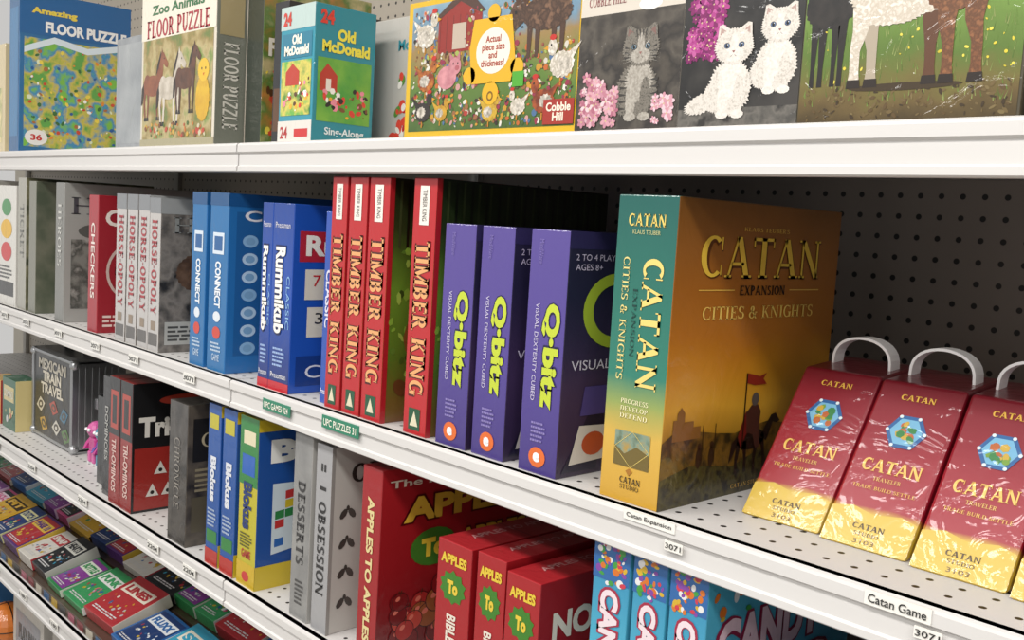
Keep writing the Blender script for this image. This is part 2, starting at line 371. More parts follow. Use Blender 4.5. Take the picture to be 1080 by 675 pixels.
def timber(x,w):
    b=B('board_game_box',x,Y0,Z,w,.30,.308,'#b32026',('g','Z',0,.308,.15,30,(0,'#6b4a22'),(.25,'#4e6c20'),(.55,'#5d8628'),(.78,'#263616'),(1,'#10180c')),T='#7f161c')
    b.r('F',.3,.82,.7,.97,'#e6e2da',1);b.t('F','TIMBER KING',.42,.835,.6,.955,'#3a2a20',-1,2)
    b.t('F','TIMBER KING',.17,.15,.85,.76,'#4c0e0c',-1,1,(.34,.22));b.t('F','TIMBER KING',.21,.155,.81,.755,'#dfa26a',-1,2,(.24,.13))
    b.r('F',.25,.02,.75,.105,'#1b5034',1);b.p('F',[(.32,.035),(.68,.035),(.5,.095)],'#d8d0b4',2)
    b.r('R',0,0,.025,1,'#a31c24',1)
    rd=random.Random(5)
    for i in range(24):
        u=.05+i*.039+rd.uniform(-.01,.01);b.r('R',u,.72,u+.012,.99,'#0b1008' if i%2 else '#333e20',1)
    rd=random.Random(7)
    for i in range(120):
        u=rd.uniform(.03,.96);v=rd.uniform(.1,.75);b.e('R',u,v,rd.uniform(.01,.03),rd.uniform(.008,.02),rd.choice(('#3c5a1c','#7aa238','#2c4414','#90b048','#55782a')),1.2+i*.005,rd.random()*3,6)
    b.e('R',.35,.35,.25,.15,'#7a5024',1.9);b.scat('R',.05,.05,.9,.3,['#9a6a34','#5a3a1c','#c8a060'],40,.004,.016,2,4,1,1)
    b.t('R','TIMBER KING',.15,.5,.9,.66,'#d8b060',0,3,SEB);b.done()
timber(-1.127,.036);timber(-1.086,.040);timber(-1.042,.043);timber(-.951,.044)
for x,w,yy in ((-.888,.054,0),(-.826,.053,.002),(-.746,.056,.0)):
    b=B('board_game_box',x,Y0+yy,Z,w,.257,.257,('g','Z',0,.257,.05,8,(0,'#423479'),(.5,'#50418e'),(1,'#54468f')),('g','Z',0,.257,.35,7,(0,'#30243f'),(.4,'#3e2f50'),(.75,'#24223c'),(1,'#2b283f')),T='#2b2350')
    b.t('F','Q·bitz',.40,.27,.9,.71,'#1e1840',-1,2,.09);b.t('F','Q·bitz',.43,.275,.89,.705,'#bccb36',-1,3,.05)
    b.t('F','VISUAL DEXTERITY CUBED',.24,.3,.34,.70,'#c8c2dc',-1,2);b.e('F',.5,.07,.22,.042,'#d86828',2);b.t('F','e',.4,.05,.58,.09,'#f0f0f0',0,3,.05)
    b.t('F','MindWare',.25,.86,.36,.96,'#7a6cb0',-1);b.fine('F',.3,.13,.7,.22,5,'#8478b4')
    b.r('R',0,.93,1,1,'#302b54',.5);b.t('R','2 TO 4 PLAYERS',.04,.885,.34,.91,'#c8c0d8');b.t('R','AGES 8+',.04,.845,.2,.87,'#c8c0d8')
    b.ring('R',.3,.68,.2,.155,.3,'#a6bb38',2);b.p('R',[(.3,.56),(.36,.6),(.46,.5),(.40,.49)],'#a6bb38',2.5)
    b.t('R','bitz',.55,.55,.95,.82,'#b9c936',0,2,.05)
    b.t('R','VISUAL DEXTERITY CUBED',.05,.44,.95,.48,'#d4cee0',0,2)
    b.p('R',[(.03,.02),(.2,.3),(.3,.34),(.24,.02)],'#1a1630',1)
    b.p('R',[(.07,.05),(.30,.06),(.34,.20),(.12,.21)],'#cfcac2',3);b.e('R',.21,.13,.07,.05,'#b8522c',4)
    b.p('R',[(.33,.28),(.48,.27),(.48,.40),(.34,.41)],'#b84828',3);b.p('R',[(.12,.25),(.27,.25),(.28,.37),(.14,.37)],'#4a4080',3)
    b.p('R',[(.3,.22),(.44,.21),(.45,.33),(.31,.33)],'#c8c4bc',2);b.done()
# boxed expansion
b=B('board_game_box',-.629,Y0,Z,.072,.295,.295,
    ('g','Z',0,.295,.06,18,(0,'#c89a34'),(.22,'#cca648'),(.32,'#8c9c54'),(.42,'#2a7866'),(1,'#185a54')),
    ('g','Z',0,.295,.12,10,(0,'#4d3212'),(.1,'#6a4c1a'),(.2,'#97701f'),(.32,'#d09c30'),(.42,'#c88a22'),(.55,'#b4701c'),(.7,'#a4641c'),(.85,'#935c22'),(1,'#744a1a')),T='#2a5a50')
b.t('F','CATAN',.2,.90,.82,.94,'#e0c768',0,2,SEB);b.t('F','KLAUS TEUBER',.28,.875,.74,.888,'#c0c088')
b.t('F','CATAN',.5,.38,.84,.80,'#e4cc74',-1,2,SEB);b.t('F','EXPANSION',.36,.48,.43,.7,'#123c38',-1,2,SER)
b.t('F','CITIES & KNIGHTS',.16,.4,.27,.8,'#e0d084',-1,2,SER)
for i,tt in enumerate(('PROGRESS','DEVELOP','DEFEND')): b.t('F',tt,.28,.325-.024*i,.74,.341-.024*i,'#f0e8c0',0,2,SER)
b.r('F',.22,.12,.82,.235,('n','#a88a44','#7a9080','#4d583a',60),1);b.p('F',[(.22,.12),(.82,.12),(.82,.17),(.6,.19),(.4,.16),(.22,.185)],'#6a5a28',2);b.ring('F',.52,.178,.3,.06,.03,'#e0c870',2.5,4)
b.t('F','CATAN',.35,.065,.7,.085,'#3a2c10',0,2,SEB);b.t('F','STUDIO',.36,.045,.68,.06,'#3a2c10',0,2,SER)
b.p('F',[(.5,.09),(.56,.105),(.5,.115),(.44,.105)],'#a06a1c',2)
b.t('R',"KLAUS TEUBER'S",.36,.905,.64,.918,'#e0b850',0,2,SER)
b.t('R','CATAN',.135,.745,.865,.88,'#5a2e08',0,1,(.27,.13));b.t('R','CATAN',.13,.75,.86,.885,'#e6c044',0,2,(.2,.08))
b.r('R',.13,.705,.33,.709,'#e0b850',2);b.r('R',.67,.705,.87,.709,'#e0b850',2);b.t('R','EXPANSION',.36,.69,.64,.722,'#221204',0,2,SEB)
b.t('R','CITIES & KNIGHTS',.16,.61,.84,.653,'#eccb66',0,2,SER)
b.p('R',[(0,.0),(1,.0),(1,.24),(.93,.255),(.85,.25),(.78,.262),(.7,.225),(.6,.24),(.5,.23),(.4,.215),(.3,.225),(.2,.24),(.12,.23),(.05,.245),(0,.22)],('n','#4c3a14','#6c4e18','#2c240c',50),.8)
b.p('R',[(0,0),(1,0),(1,.1),(.85,.13),(.7,.12),(.55,.14),(.4,.1),(.25,.12),(.15,.13),(0,.1)],('n','#2a2410','#46401a','#14120a',70),1)
b.p('R',[(.05,.22),(.05,.29),(.07,.29),(.07,.31),(.09,.33),(.11,.31),(.11,.28),(.16,.28),(.16,.26),(.2,.26),(.2,.22)],'#7a5420',1.2)
D='#22160e'
b.e('R',.5,.185,.085,.038,D,2);b.p('R',[(.56,.19),(.62,.26),(.65,.265),(.68,.235),(.66,.228),(.635,.235),(.6,.17)],D,2)
for u,k in ((.43,-.012),(.46,.012),(.54,-.012),(.57,.02)): b.p('R',[(u-.014,.18),(u+.014,.18),(u+k+.008,.11),(u+k+.012,.07),(u+k-.006,.07),(u+k-.008,.12)],D,2)
b.p('R',[(.42,.2),(.385,.18),(.375,.11),(.4,.14),(.42,.17)],D,2)
b.p('R',[(.47,.21),(.46,.28),(.49,.305),(.53,.305),(.55,.28),(.545,.21),(.56,.15),(.53,.15),(.51,.2)],'#4a2a20',2.5);b.e('R',.51,.325,.022,.024,'#5a5048',2.6);b.p('R',[(.46,.29),(.42,.2),(.44,.16),(.48,.22)],'#6a1c14',2.4)
b.r('R',.445,.15,.452,.42,'#1c120a',2.7);b.p('R',[(.452,.42),(.53,.405),(.57,.415),(.55,.395),(.575,.375),(.5,.375),(.452,.385)],'#8a2a1c',2.7)
for u in (.2,.27,.74,.82,.9): b.e('R',u,.15,.016,.035,'#30200e',1.6);b.e('R',u,.19,.011,.012,'#30200e',1.6);b.r('R',u+.014,.12,u+.018,.26,'#241808',1.6)
b.t('R','CATAN STUDIO',.4,.02,.6,.035,'#c8a048',0,2,SER);b.done()
# carry-case travel games: sloping front, flat top, strap handle
lean=math.radians(36); cl,sl=math.cos(lean),math.sin(lean)
def wl(y,z): return (y*cl-z*sl, y*sl+z*cl)
for i,(x,w,r_) in enumerate(((-.511,.080,.0),(-.427,.079,.0),(-.343,.077,0),(-.262,.077,0))):
    RED=('g','Z',0,.168,.06,25,(0,'#b89a30'),(.2,'#c2a43a'),(.24,'#92182a'),(.5,'#8e1628'),(1,'#6e101f'))
    b=B('travel_game_box',x,.800-.005*i,Z,w,.062,.168,lean=lean,body=False,rz=.02)
    hh=.168*cl; yy=.168*sl
    b.prism([wl(0,0),wl(yy,hh),wl(yy+.085,hh+.006),wl(yy+.085,0)],w,.003,dict(F=RED,R=RED,L=RED,B=RED,D=RED,T='#6c0f1e'))
    b.p('F',[(.01,0.01),(.99,0.01),(.99,.2),(.8,.225),(.5,.2),(.25,.23),(.01,.205)],'#c4a63c',.5)
    b.t('F','CATAN',.3,.89,.7,.925,'#d8aa44',0,2,SEB)
    hexp=lambda r:[(.5+r*math.cos(math.radians(60*k)),.70+r*w/.168*math.sin(math.radians(60*k))) for k in range(6)]
    b.p('F',hexp(.24),'#24588e',1.5);b.p('F',hexp(.19),'#6aa4c4',2);b.scat('F',.36,.63,.64,.77,['#b89838','#2f763e','#a85a2c','#688e30'],14,.003,.005,3,i+3,1,1)
    for k in range(6):
        a=math.radians(60*k);b.e('F',.5+.215*math.cos(a),.70+.215*w/.168*math.sin(a),.022,.010,'#c8d4d8',4)
    b.t('F','CATAN',.16,.44,.84,.515,'#dcb45c',0,2,SEB);b.t('F','TRAVELER',.34,.39,.66,.412,'#d8b868',0,2,SER)
    b.t('F','TRADE BUILD SETTLE',.14,.335,.86,.355,'#d8b058',0,2,SER)
    b.t('F','CATAN',.32,.11,.68,.14,'#3a2408',0,2,SEB);b.t('F','STUDIO',.36,.075,.64,.095,'#3a2408',0,2,SER);b.t('F','3103',.38,.03,.62,.055,'#5a4010')
    pts=[]
    for k in range(17):
        a=math.pi*k/16; q=wl(yy+.046,hh+.003+.028*math.sin(a)**.7); pts.append((w/2-.030*math.cos(a),q[0],q[1]))
    q0=wl(yy+.046,hh-.004)
    P=[(pts[0][0],*q0)]+pts+[(pts[-1][0],*q0)]
    PV=[Vector(p) for p in P]; A=Vector((0,cl,sl)); vs=[];fs=[]
    for j,pp in enumerate(PV):
        d=(PV[min(j+1,len(PV)-1)]-PV[max(j-1,0)]).normalized(); nn=d.cross(A).normalized()
        for a_,b_ in ((-1,-1),(1,-1),(1,1),(-1,1)): vs.append(pp+A*a_*.010+nn*b_*.0013)
    for j in range(len(PV)-1):
        for k in range(4): fs.append((4*j+k,4*j+(k+1)%4,4*j+4+(k+1)%4,4*j+4+k))
    b.add(vs,fs,'M#fbfafa')
    b.done()
# ================= SHELF A =================
Z=ZA;Y1=.735
b=B('puzzle_box',-2.50,Y1,Z,.07,.25,.36,'#2a6090','#2a6a9c')
b.r('R',.04,.04,.96,.72,('n','#5ea04a','#c8b850','#3a86b8','#7ab848',26),0);b.scat('R',.05,.05,.95,.7,['#c84a30','#e8d050','#f0f0e8','#3a6a38','#a86a3a','#e08a30','#285a98','#d8e0c0'],130,.002,.006,1,7,1,1)
b.r('R',.0,.74,1,1,'#20609a',1);b.t('R','FLOOR PUZZLE',.22,.76,.96,.83,'#f0f0f0',0,4,.05);b.t('R','Amazing',.1,.86,.5,.91,'#e8d050',0,4,.05);b.p('R',[(.04,.66),(.3,.74),(.6,.70),(.96,.76),(.96,.72),(.6,.66),(.3,.7),(.04,.62)],'#d8e4ec',1.5)
b.e('R',.15,.10,.10,.05,'#e8e4e0',3);b.t('R','36',.1,.08,.2,.12,'#c02a2a',0,4,.04);b.r('F',.1,.1,.9,.9,'#3a78a8');b.done()
b=B('puzzle_box',-1.95,Y1+.03,Z,.17,.06,.21,('n','#7f8488','#989ca0','#6d7276',8),'#a4a6a8').r('F',.05,.06,.95,.94,('n','#8b9094','#a4a8aa',12)).done()
b=B('puzzle_box',-1.761,Y1,Z,.281,.052,.27,'#d8d0c0','#7a7c70')
b.r('F',0,.0,1,.05,'#a8a080',1);b.r('F',.03,.05,.97,.68,('n','#6a7a3a','#98844c','#b8a878','#7c9048',25),1)
b.r('F',.0,.68,1,1,'#e8e0d0',1.5);b.t('F','FLOOR PUZZLE',.08,.69,.92,.80,'#a82a38',0,3,SEB);b.t('F','Zoo Animals',.15,.83,.85,.89,'#2a6a3a',0,3,.03)
def horse(x,y,k,c,c2,l,sd):
    mt=('n',c,c2,60)
    b.fur('F',x,y,.034*k,.019*k,mt,l,sd,.03);b.fur('F',x+.026*k,y+.003*k,.015*k,.019*k,mt,l+.05,sd,.03);b.fur('F',x-.024*k,y+.003*k,.015*k,.018*k,mt,l+.05,sd,.03)
    b.pm('F',[(x+.014*k,y+.012*k),(x+.030*k,y+.052*k),(x+.042*k,y+.056*k),(x+.044*k,y+.045*k),(x+.040*k,y+.002*k)],mt,l+.1)
    b.pm('F',[(x+.032*k,y+.056*k),(x+.044*k,y+.057*k),(x+.064*k,y+.036*k),(x+.060*k,y+.029*k),(x+.052*k,y+.031*k),(x+.040*k,y+.040*k)],mt,l+.2)
    b.pm('F',[(x+.034*k,y+.054*k),(x+.036*k,y+.066*k),(x+.041*k,y+.056*k)],c,l+.25);b.em('F',x+.046*k,y+.046*k,.0015,.0015,'#0c0a08',l+.4)
    b.pm('F',[(x+.012*k,y+.016*k),(x+.018*k,y+.036*k),(x+.032*k,y+.060*k),(x+.034*k,y+.054*k),(x+.024*k,y+.030*k)],'#2a1c12',l+.3)
    b.pm('F',[(x-.036*k,y+.012*k),(x-.048*k,y-.004*k),(x-.050*k,y-.034*k),(x-.042*k,y-.030*k),(x-.034*k,y)],'#2a1c12',l-.1)
    for q,s_ in ((-.031,-.004),(-.021,.003),(.021,-.002),(.032,.003)):
        b.pm('F',[(x+(q-.006)*k,y),(x+(q+.007)*k,y),(x+(q+.003+s_)*k,y-.030*k),(x+(q+.003)*k,y-.058*k),(x+(q-.003)*k,y-.058*k),(x+(q-.004+s_)*k,y-.030*k)],c,l-.05)
        b.pm('F',[(x+(q-.004)*k,y-.056*k),(x+(q+.004)*k,y-.056*k),(x+(q+.005)*k,y-.063*k),(x+(q-.005)*k,y-.063*k)],'#1c140e',l)
horse(.050,.105,.95,'#7a4228','#8f5434',2,1);horse(.115,.098,1.0,'#cfc6b8','#b0a696',2.5,2);horse(.175,.110,.9,'#4a2c1c','#633c26',3,3)
b.fur('F',.240,.075,.024,.036,('n','#d8b028','#c89820',40),3.6,3,.06);b.fur('F',.242,.120,.019,.018,'#e0b830',3.8,4,.08);b.em('F',.236,.122,.0018,.0022,'#141414',4.2);b.em('F',.249,.122,.0018,.0022,'#141414',4.2);b.pm('F',[(.239,.115),(.246,.115),(.2425,.110)],'#c86a20',4.2)
b.scat('F',.05,.05,.95,.16,['#c87838','#c8c0a0','#4a6a2a','#b84430','#c8a040','#7a4a28'],60,.002,.006,3.4,2,1,1)
b.t('R','FLOOR PUZZLE',.25,.1,.75,.6,'#d8d4c8',-1,2,SEB);b.r('R',.1,.64,.9,.95,'#a89870',1);b.done()
b=B('puzzle_box',-1.475,Y1+.05,Z,.05,.2,.26,'#3a4038',('n','#b87a3a','#5a7a38','#c0b080',20))
b.t('R','FLOOR',.05,.55,.6,.66,'#f0e8d8',0,2,.04);b.scat('R',.02,.05,.6,.5,['#c84a30','#e8d050','#3a6a38','#5a3a20'],50,.003,.009,1,9,1,1);b.done()
B('puzzle_box',-1.355,Y1+.03,Z,.04,.2,.21,'#1e1e20','#2a2420').r('F',.1,.1,.9,.4,'#5a3a20').done()
b=B('puzzle_box',-1.283,Y1,Z,.089,.10,.188,'#3090a6','#2a8896')
b.r('F',.0,.83,1,1,'#b8ccc8');b.t('F','24',.08,.86,.32,.96,'#c83a2a',0,2,.05);b.r('F',.06,.62,.94,.8,'#2a7a94',1);b.t('F','Old\nMcDonald',.14,.64,.86,.79,'#f4f0e0',0,3,.05);b.r('F',.06,.2,.94,.6,('n','#6ab04a','#d8c860','#4a8a3a',40),1);b.scat('F',.08,.22,.92,.5,['#d84030','#f0f0e8','#e8b030','#5a3a20','#e88a9a'],36,.0015,.005,2,6,1,1);b.p('F',[(.2,.42),(.2,.52),(.4,.58),(.6,.52),(.6,.42)],'#b83a28',2.6);b.r('F',.0,0,1,.16,'#dcd8d0',1);b.t('F','24',.08,.03,.3,.12,'#b03030',0,2,.03);b.r('F',.5,.04,.9,.1,'#c83030',2)
b.t('R','24',.08,.86,.3,.96,'#d83a2a',0,3,.05);b.t('R','Old\nMcDonald',.12,.66,.9,.84,'#f0e048',0,3,.05)
b.r('R',.06,.16,.94,.62,('n','#4a983a','#7ab040',26),1);b.p('R',[(.1,.38),(.1,.5),(.22,.58),(.38,.5),(.38,.38)],'#b83828',2);b.r('R',.2,.38,.28,.47,'#e8dcd0',2.4);b.scat('R',.1,.18,.92,.45,['#f0ece4','#e8a830','#e88a9a','#2a2420','#7a4a28','#d84030'],36,.0015,.006,2.5,3,1,1);b.t('R','Sing-Along',.2,.05,.85,.12,'#e8f0f0',0,3,.02);b.done()
b=B('puzzle_box',-1.25,.87,Z,.16,.06,.19,'#b9b6af','#c9c6bf')
b.t('F','McDonald',.4,.75,.97,.83,'#3a8a98',0,2,.03);b.scat('F',.3,.05,.98,.6,['#c02a30','#d84838','#e8e4dc','#5a8a3a'],36,.004,.011,1,5);b.done()
# farm puzzle (yellow)
b=B('puzzle_box',-.984,Y1,Z,.292,.04,.160,'#d4ac1a','#b89020')
b.r('F',.03,.05,.97,.96,('g','Z',0,.16,.5,30,(0,'#3e5a24'),(.4,'#5a7830'),(.65,'#94794a'),(.8,'#6a8aa0'),(1,'#8aa8b8')),0)
b.p('F',[(.20,.6),(.20,.86),(.28,.96),(.40,.96),(.46,.86),(.46,.6)],'#8c2820',1);b.p('F',[(.18,.86),(.28,.965),(.41,.965),(.48,.86),(.45,.85),(.33,.95),(.21,.85)],'#4a3026',1.5);b.r('F',.29,.62,.37,.8,'#b8a898',1.5)
for q in range(6): b.r('F',.21+.04*q,.62,.214+.04*q,.86,'#6a1c14',1.2)
FC=['#a8382c','#c8c2b4','#bc8c28','#c0908c','#3f5a28','#6a4228','#b86028','#2e241c','#d8d4ca','#8f6038','#4a6a90','#8c2c44','#98a850','#4a3420']
for u0_,v0_,u1_,v1_,n_ in ((.04,.06,.40,.62,260),(.64,.06,.96,.6,230),(.34,.05,.72,.28,120),(.04,.6,.2,.93,80),(.5,.8,.96,.95,60),(.36,.3,.46,.9,60),(.62,.3,.7,.9,40)):
    b.scat('F',u0_,v0_,u1_,v1_,FC,n_,.0010,.0040,1.6,int(u0_*100),1,1)
DK=('n','#5a4030','#3c281c','#7a5a44',110)
b.fur('F',.236,.125,.036,.018,DK,2.4,1,.05);b.pm('F',[(.205,.12),(.178,.103),(.168,.110),(.186,.140),(.205,.142)],DK,2.5);b.pm('F',[(.190,.136),(.183,.154),(.193,.150),(.198,.138)],'#4a3020',2.6);b.pm('F',[(.199,.138),(.205,.154),(.212,.148),(.207,.136)],'#4a3020',2.6);b.em('F',.174,.109,.007,.005,'#b8a890',2.7,.5);b.em('F',.189,.129,.0018,.002,'#101010',2.9)
for x in (.212,.224,.248,.260): b.pm('F',[(x-.004,.12),(x+.004,.12),(x+.002,.08),(x-.003,.08)],'#4a3224',2.2)
def fowl(x,y,s,c,comb='#b82a20',fl=1,l=3):
    b.fur('F',x,y,.014*s,.011*s,c,l,int(x*999),.1,30);b.fur('F',x+fl*.012*s,y+.015*s,.0055*s,.007*s,c,l+.2,3,.1,20);b.pm('F',[(x-fl*.010*s,y),(x-fl*.022*s,y+.018*s),(x-fl*.004*s,y+.008*s)],c,l+.1)
    b.fur('F',x-fl*.003*s,y,.008*s,.006*s,('n','#8a8478','#d8d0c4',200),l+.15,5,.2,24)
    b.em('F',x+fl*.012*s,y+.0235*s,.004*s,.0025*s,comb,l+.4);b.pm('F',[(x+fl*.017*s,y+.017*s),(x+fl*.023*s,y+.0145*s),(x+fl*.017*s,y+.0125*s)],'#c89020',l+.4);b.em('F',x+fl*.0135*s,y+.017*s,.001*s,.0012*s,'#101010',l+.6)
    b.pm('F',[(x-.002,y-.01*s),(x,y-.01*s),(x,y-.018*s),(x-.002,y-.018*s)],'#b87c20',l)
HW=('n','#d8d0c4','#b0a898','#e8e2d8',160)
fowl(.036,.118,1.2,HW);fowl(.040,.066,1.1,('n','#b87028','#7a3018',120));fowl(.036,.03,1.0,'#2c2622',fl=1);fowl(.262,.070,1.2,HW,fl=-1);fowl(.238,.034,1.1,('n','#a85224','#6a2c18',120),fl=-1);fowl(.07,.028,.8,('n','#c89c2c','#a87c20',120));fowl(.155,.026,.9,('n','#cca834','#a88424',120));fowl(.20,.03,.8,HW,fl=-1)
PK=('n','#d09096','#b0707a',90)
b.fur('F',.078,.068,.017,.013,PK,3.4,1,.03);b.fur('F',.092,.080,.011,.010,PK,3.6,2,.03);b.em('F',.096,.078,.004,.003,'#a85c64',3.8);b.pm('F',[(.083,.086),(.081,.096),(.090,.090)],'#b0707a',3.7);b.pm('F',[(.094,.089),(.1,.097),(.101,.087)],'#b0707a',3.7);b.em('F',.089,.083,.001,.0014,'#101010',3.9);b.em('F',.097,.083,.001,.0014,'#101010',3.9)
PC='#d8a81a'
b.p('F',[(.42,.36),(.64,.36),(.66,.5),(.63,.8),(.42,.8),(.40,.6)],PC,4.2);b.e('F',.53,.83,.035,.06,PC,4.2);b.e('F',.405,.42,.035,.06,PC,4.2);b.e('F',.67,.45,.035,.06,PC,4.2);b.e('F',.53,.29,.045,.08,PC,4.2)
b.ring('F',.53,.27,.018,.034,.4,'#7a5a10',4.6);b.e('F',.535,.575,.095,.155,'#e8e0d2',5,0,28);b.t('F','Actual\npiece size\nand\nthickness!',.47,.47,.60,.68,'#a03c28',0,6,.02)
b.r('F',.65,.32,.71,.42,'#4aa02e',6)
b.r('F',.82,.06,.97,.22,'#9c2c20',5);b.t('F','Cobble\nHill',.835,.08,.955,.20,'#ece2d0',0,6,.03);b.done()
# kittens
def kitten(b,x,y,s,c,cl_,ch_,eye,l=2,sd=0,tilt=0,stripes=None):
    """furry sitting kitten print; x,y = head centre (m), s = head radius (m)"""
    b.fur('F',x-.1*s,y-1.9*s,1.15*s,1.25*s,c,l,sd,.13,90);b.fur('F',x-.75*s,y-2.3*s,.8*s,.75*s,c,l+.1,sd+9,.14,80)
    b.fur('F',x,y-1.5*s,.75*s,.9*s,cl_,l+.2,sd+1,.2,80)
    for k in (-.42,.42):
        b.fur('F',x+k*s,y-2.3*s,.3*s,.95*s,cl_ if k<0 else c,l+.4,sd+2,.12,50);b.fur('F',x+k*s,y-3.15*s,.36*s,.2*s,cl_,l+.5,sd+3,.08,24)
    for k in (-1,1):
        b.pm('F',[(x+k*.98*s,y+.15*s),(x+k*.90*s,y+1.0*s),(x+k*.70*s,y+1.06*s),(x+k*.12*s,y+.7*s)],c,l+.6)
        b.pm('F',[(x+k*.86*s,y+.4*s),(x+k*.79*s,y+.90*s),(x+k*.38*s,y+.66*s)],ch_,l+.7)
    b.fur('F',x,y,1.04*s,.82*s,c,l+.8,sd+4,.12,90)
    b.fur('F',x,y-.36*s,.55*s,.34*s,cl_,l+.9,sd+5,.14,50);b.fur('F',x,y+.1*s,.2*s,.55*s,cl_,l+.85,sd+6,.1,40)
    for k in (-1,1):
        b.em('F',x+k*.4*s,y+.04*s,.17*s,.14*s,'#1c1a18',l+1,k*.2);b.em('F',x+k*.4*s,y+.04*s,.135*s,.11*s,eye,l+1.1);b.em('F',x+k*.4*s,y+.04*s,.085*s,.10*s,'#060606',l+1.2);b.em('F',x+k*.4*s+.04*s,y+.09*s,.025*s,.025*s,'#e8e8e8',l+1.3)
        for q in range(4):
            yy=y-(.30+.07*q)*s; b.pm('F',[(x+k*.3*s,yy),(x+k*1.25*s,yy+(.14-.12*q)*s),(x+k*.3*s,yy-.012*s)],'#c8c4bc',l+1.4)
        b.pm('F',[(x,y-.34*s),(x+k*.02*s,y-.36*s),(x+k*.16*s,y-.46*s),(x+k*.15*s,y-.49*s)],'#5a4844',l+1.3)
    b.pm('F',[(x-.09*s,y-.2*s),(x+.09*s,y-.2*s),(x+.02*s,y-.3*s),(x-.02*s,y-.3*s)],'#8a5a56',l+1.3)
    if stripes:
        for q in (-.3,-.1,.1,.3): b.pm('F',[(x+q*s-.05*s,y+.8*s),(x+q*s+.04*s,y+.8*s),(x+q*.7*s,y+.34*s)],stripes,l+1.0)
        for k in (-1,1):
            for q in range(3): b.pm('F',[(x+k*.95*s,y+(.1-.24*q)*s),(x+k*.95*s,y-(.02+.24*q)*s),(x+k*.62*s,y-(.02+.2*q)*s)],stripes,l+1.0)
            for q in range(5): b.pm('F',[(x+k*1.15*s,y-(1.4+.32*q)*s),(x+k*1.1*s,y-(1.55+.32*q)*s),(x+k*.6*s,y-(1.5+.32*q)*s)],stripes,l+.35)
def bloom(b,x,y,r,c1,c2,l,sd=0):
    for k in range(6):
        a=k*math.pi/3+sd; b.em('F',x+.6*r*math.cos(a),y+.6*r*math.sin(a),.5*r,.34*r,c1 if k%2 else c2,l+.05*k,a,10)
    b.em('F',x,y,.16*r,.16*r,'#c8b888',l+.4,0,8)
b=B('puzzle_box',-.699,Y1,Z,.128,.05,.145,'#cfc9bf','#9a948a')
b.r('F',.0,.0,1,.78,('n','#4a443c','#2b2724','#544e46','#38332e',24),.3);b.r('F',0,.78,1,1,'#d0c8bc',.5)
b.em('F',.088,.118,.014,.006,'#f0ece4',1);b.em('F',.083,.123,.007,.006,'#f0ece4',1.2);b.em('F',.095,.122,.007,.005,'#f0ece4',1.2);b.t('F','COBBLE HILL',.08,.84,.45,.9,'#8a3a40',0,2,SER)
kitten(b,.080,.078,.0205,('n','#5e5a53','#7d776d','#4a4640',420),('n','#948e84','#b4aea4',420),'#7a5c56','#6f8a9a',2,1,stripes='#35322f')
rd=random.Random(4)
for q in range(46):
    x=rd.uniform(.008,.052);y=rd.uniform(.008,.06-x*.4);bloom(b,x,y,rd.uniform(.003,.007),rd.choice(('#d09aa6','#b87a8a','#dcc4c8')),rd.choice(('#a86478','#d0a8b2','#c08898')),4+q*.03,rd.random())
for q in range(16): bloom(b,rd.uniform(.098,.12),rd.uniform(.008,.032),rd.uniform(.003,.006),'#c8909e','#dcc0c8',4+q*.03,rd.random())
b.done()
b=B('puzzle_box',-.570,Y1,Z,.122,.05,.145,'#2e2c2a','#605a52')
b.r('F',.0,.0,1,1,('n','#2b2a29','#1a1919','#3c3936',14),.3)
for q in range(90):
    x=rd.uniform(.008,.042);y=rd.uniform(.062,.12);bloom(b,x,y,rd.uniform(.003,.007),rd.choice(('#902070','#a83a84','#6c1656')),rd.choice(('#b85896','#7a185c')),1+q*.015,rd.random())
b.r('F',.0,.0,1,.12,('n','#4a4844','#6a6660','#2e2c2a',60),1)
WF=('n','#cbc5bc','#dcd6ce','#bdb6ac',420); WG=('n','#e6e1da','#d4cec6',420)
kitten(b,.100,.084,.0170,WF,WG,'#b0948c','#6078a0',2,7)
kitten(b,.056,.070,.0185,WF,WG,'#b0948c','#6078a0',4,3)
b.fur('F',.026,.022,.018,.008,WF,4.2,8,.2,rot=.3)
b.done()
# goat puzzle
b=B('puzzle_box',-.449,Y1,Z,.176,.05,.15,'#4a4434','#5a5240')
b.r('F',.012,.0,.988,.98,('g','Z',0,.15,.35,26,(0,'#443619'),(.12,'#64522c'),(.22,'#6c6430'),(.34,'#56702a'),(.6,'#6c8c3a'),(1,'#3c5a22')),.3)
rd=random.Random(31)
for q in range(420):
    x=rd.uniform(.004,.17);y=rd.uniform(.012,.11);hgt=rd.uniform(.004,.010);b.pm('F',[(x,y),(x+.0008,y),(x+rd.uniform(-.002,.003),y+hgt)],rd.choice(('#4c6a24','#6a883a','#7a8648','#5c7a2c','#8a9456')),.6+q*.001)
b.scat('F',.03,.18,.97,.72,['#c0b030','#d8c43c','#e0d050'],46,.0007,.0018,1.3,31)
b.scat('F',.03,.02,.97,.2,['#5a4626','#3a2c16','#6a5834','#766640'],140,.001,.003,1.2,33,.6,1)
GW=('n','#d8d0c4','#c0b5a4','#e8e2d8',240);GB=('n','#7c4e30','#5f3c24','#8c5c3a',240)
for x,w_ in ((.012,.004),(.019,.0045),(.030,.004),(.036,.0045)): b.pm('F',[(x-w_,.088),(x+w_,.088),(x+w_*.45,.045),(x+w_*.5,.030),(x-w_*.5,.030),(x-w_*.45,.045)],'#1e1a18',1.5)
b.fur('F',.024,.093,.022,.017,('n','#2a2522','#161312',90),1.6,3,.06)
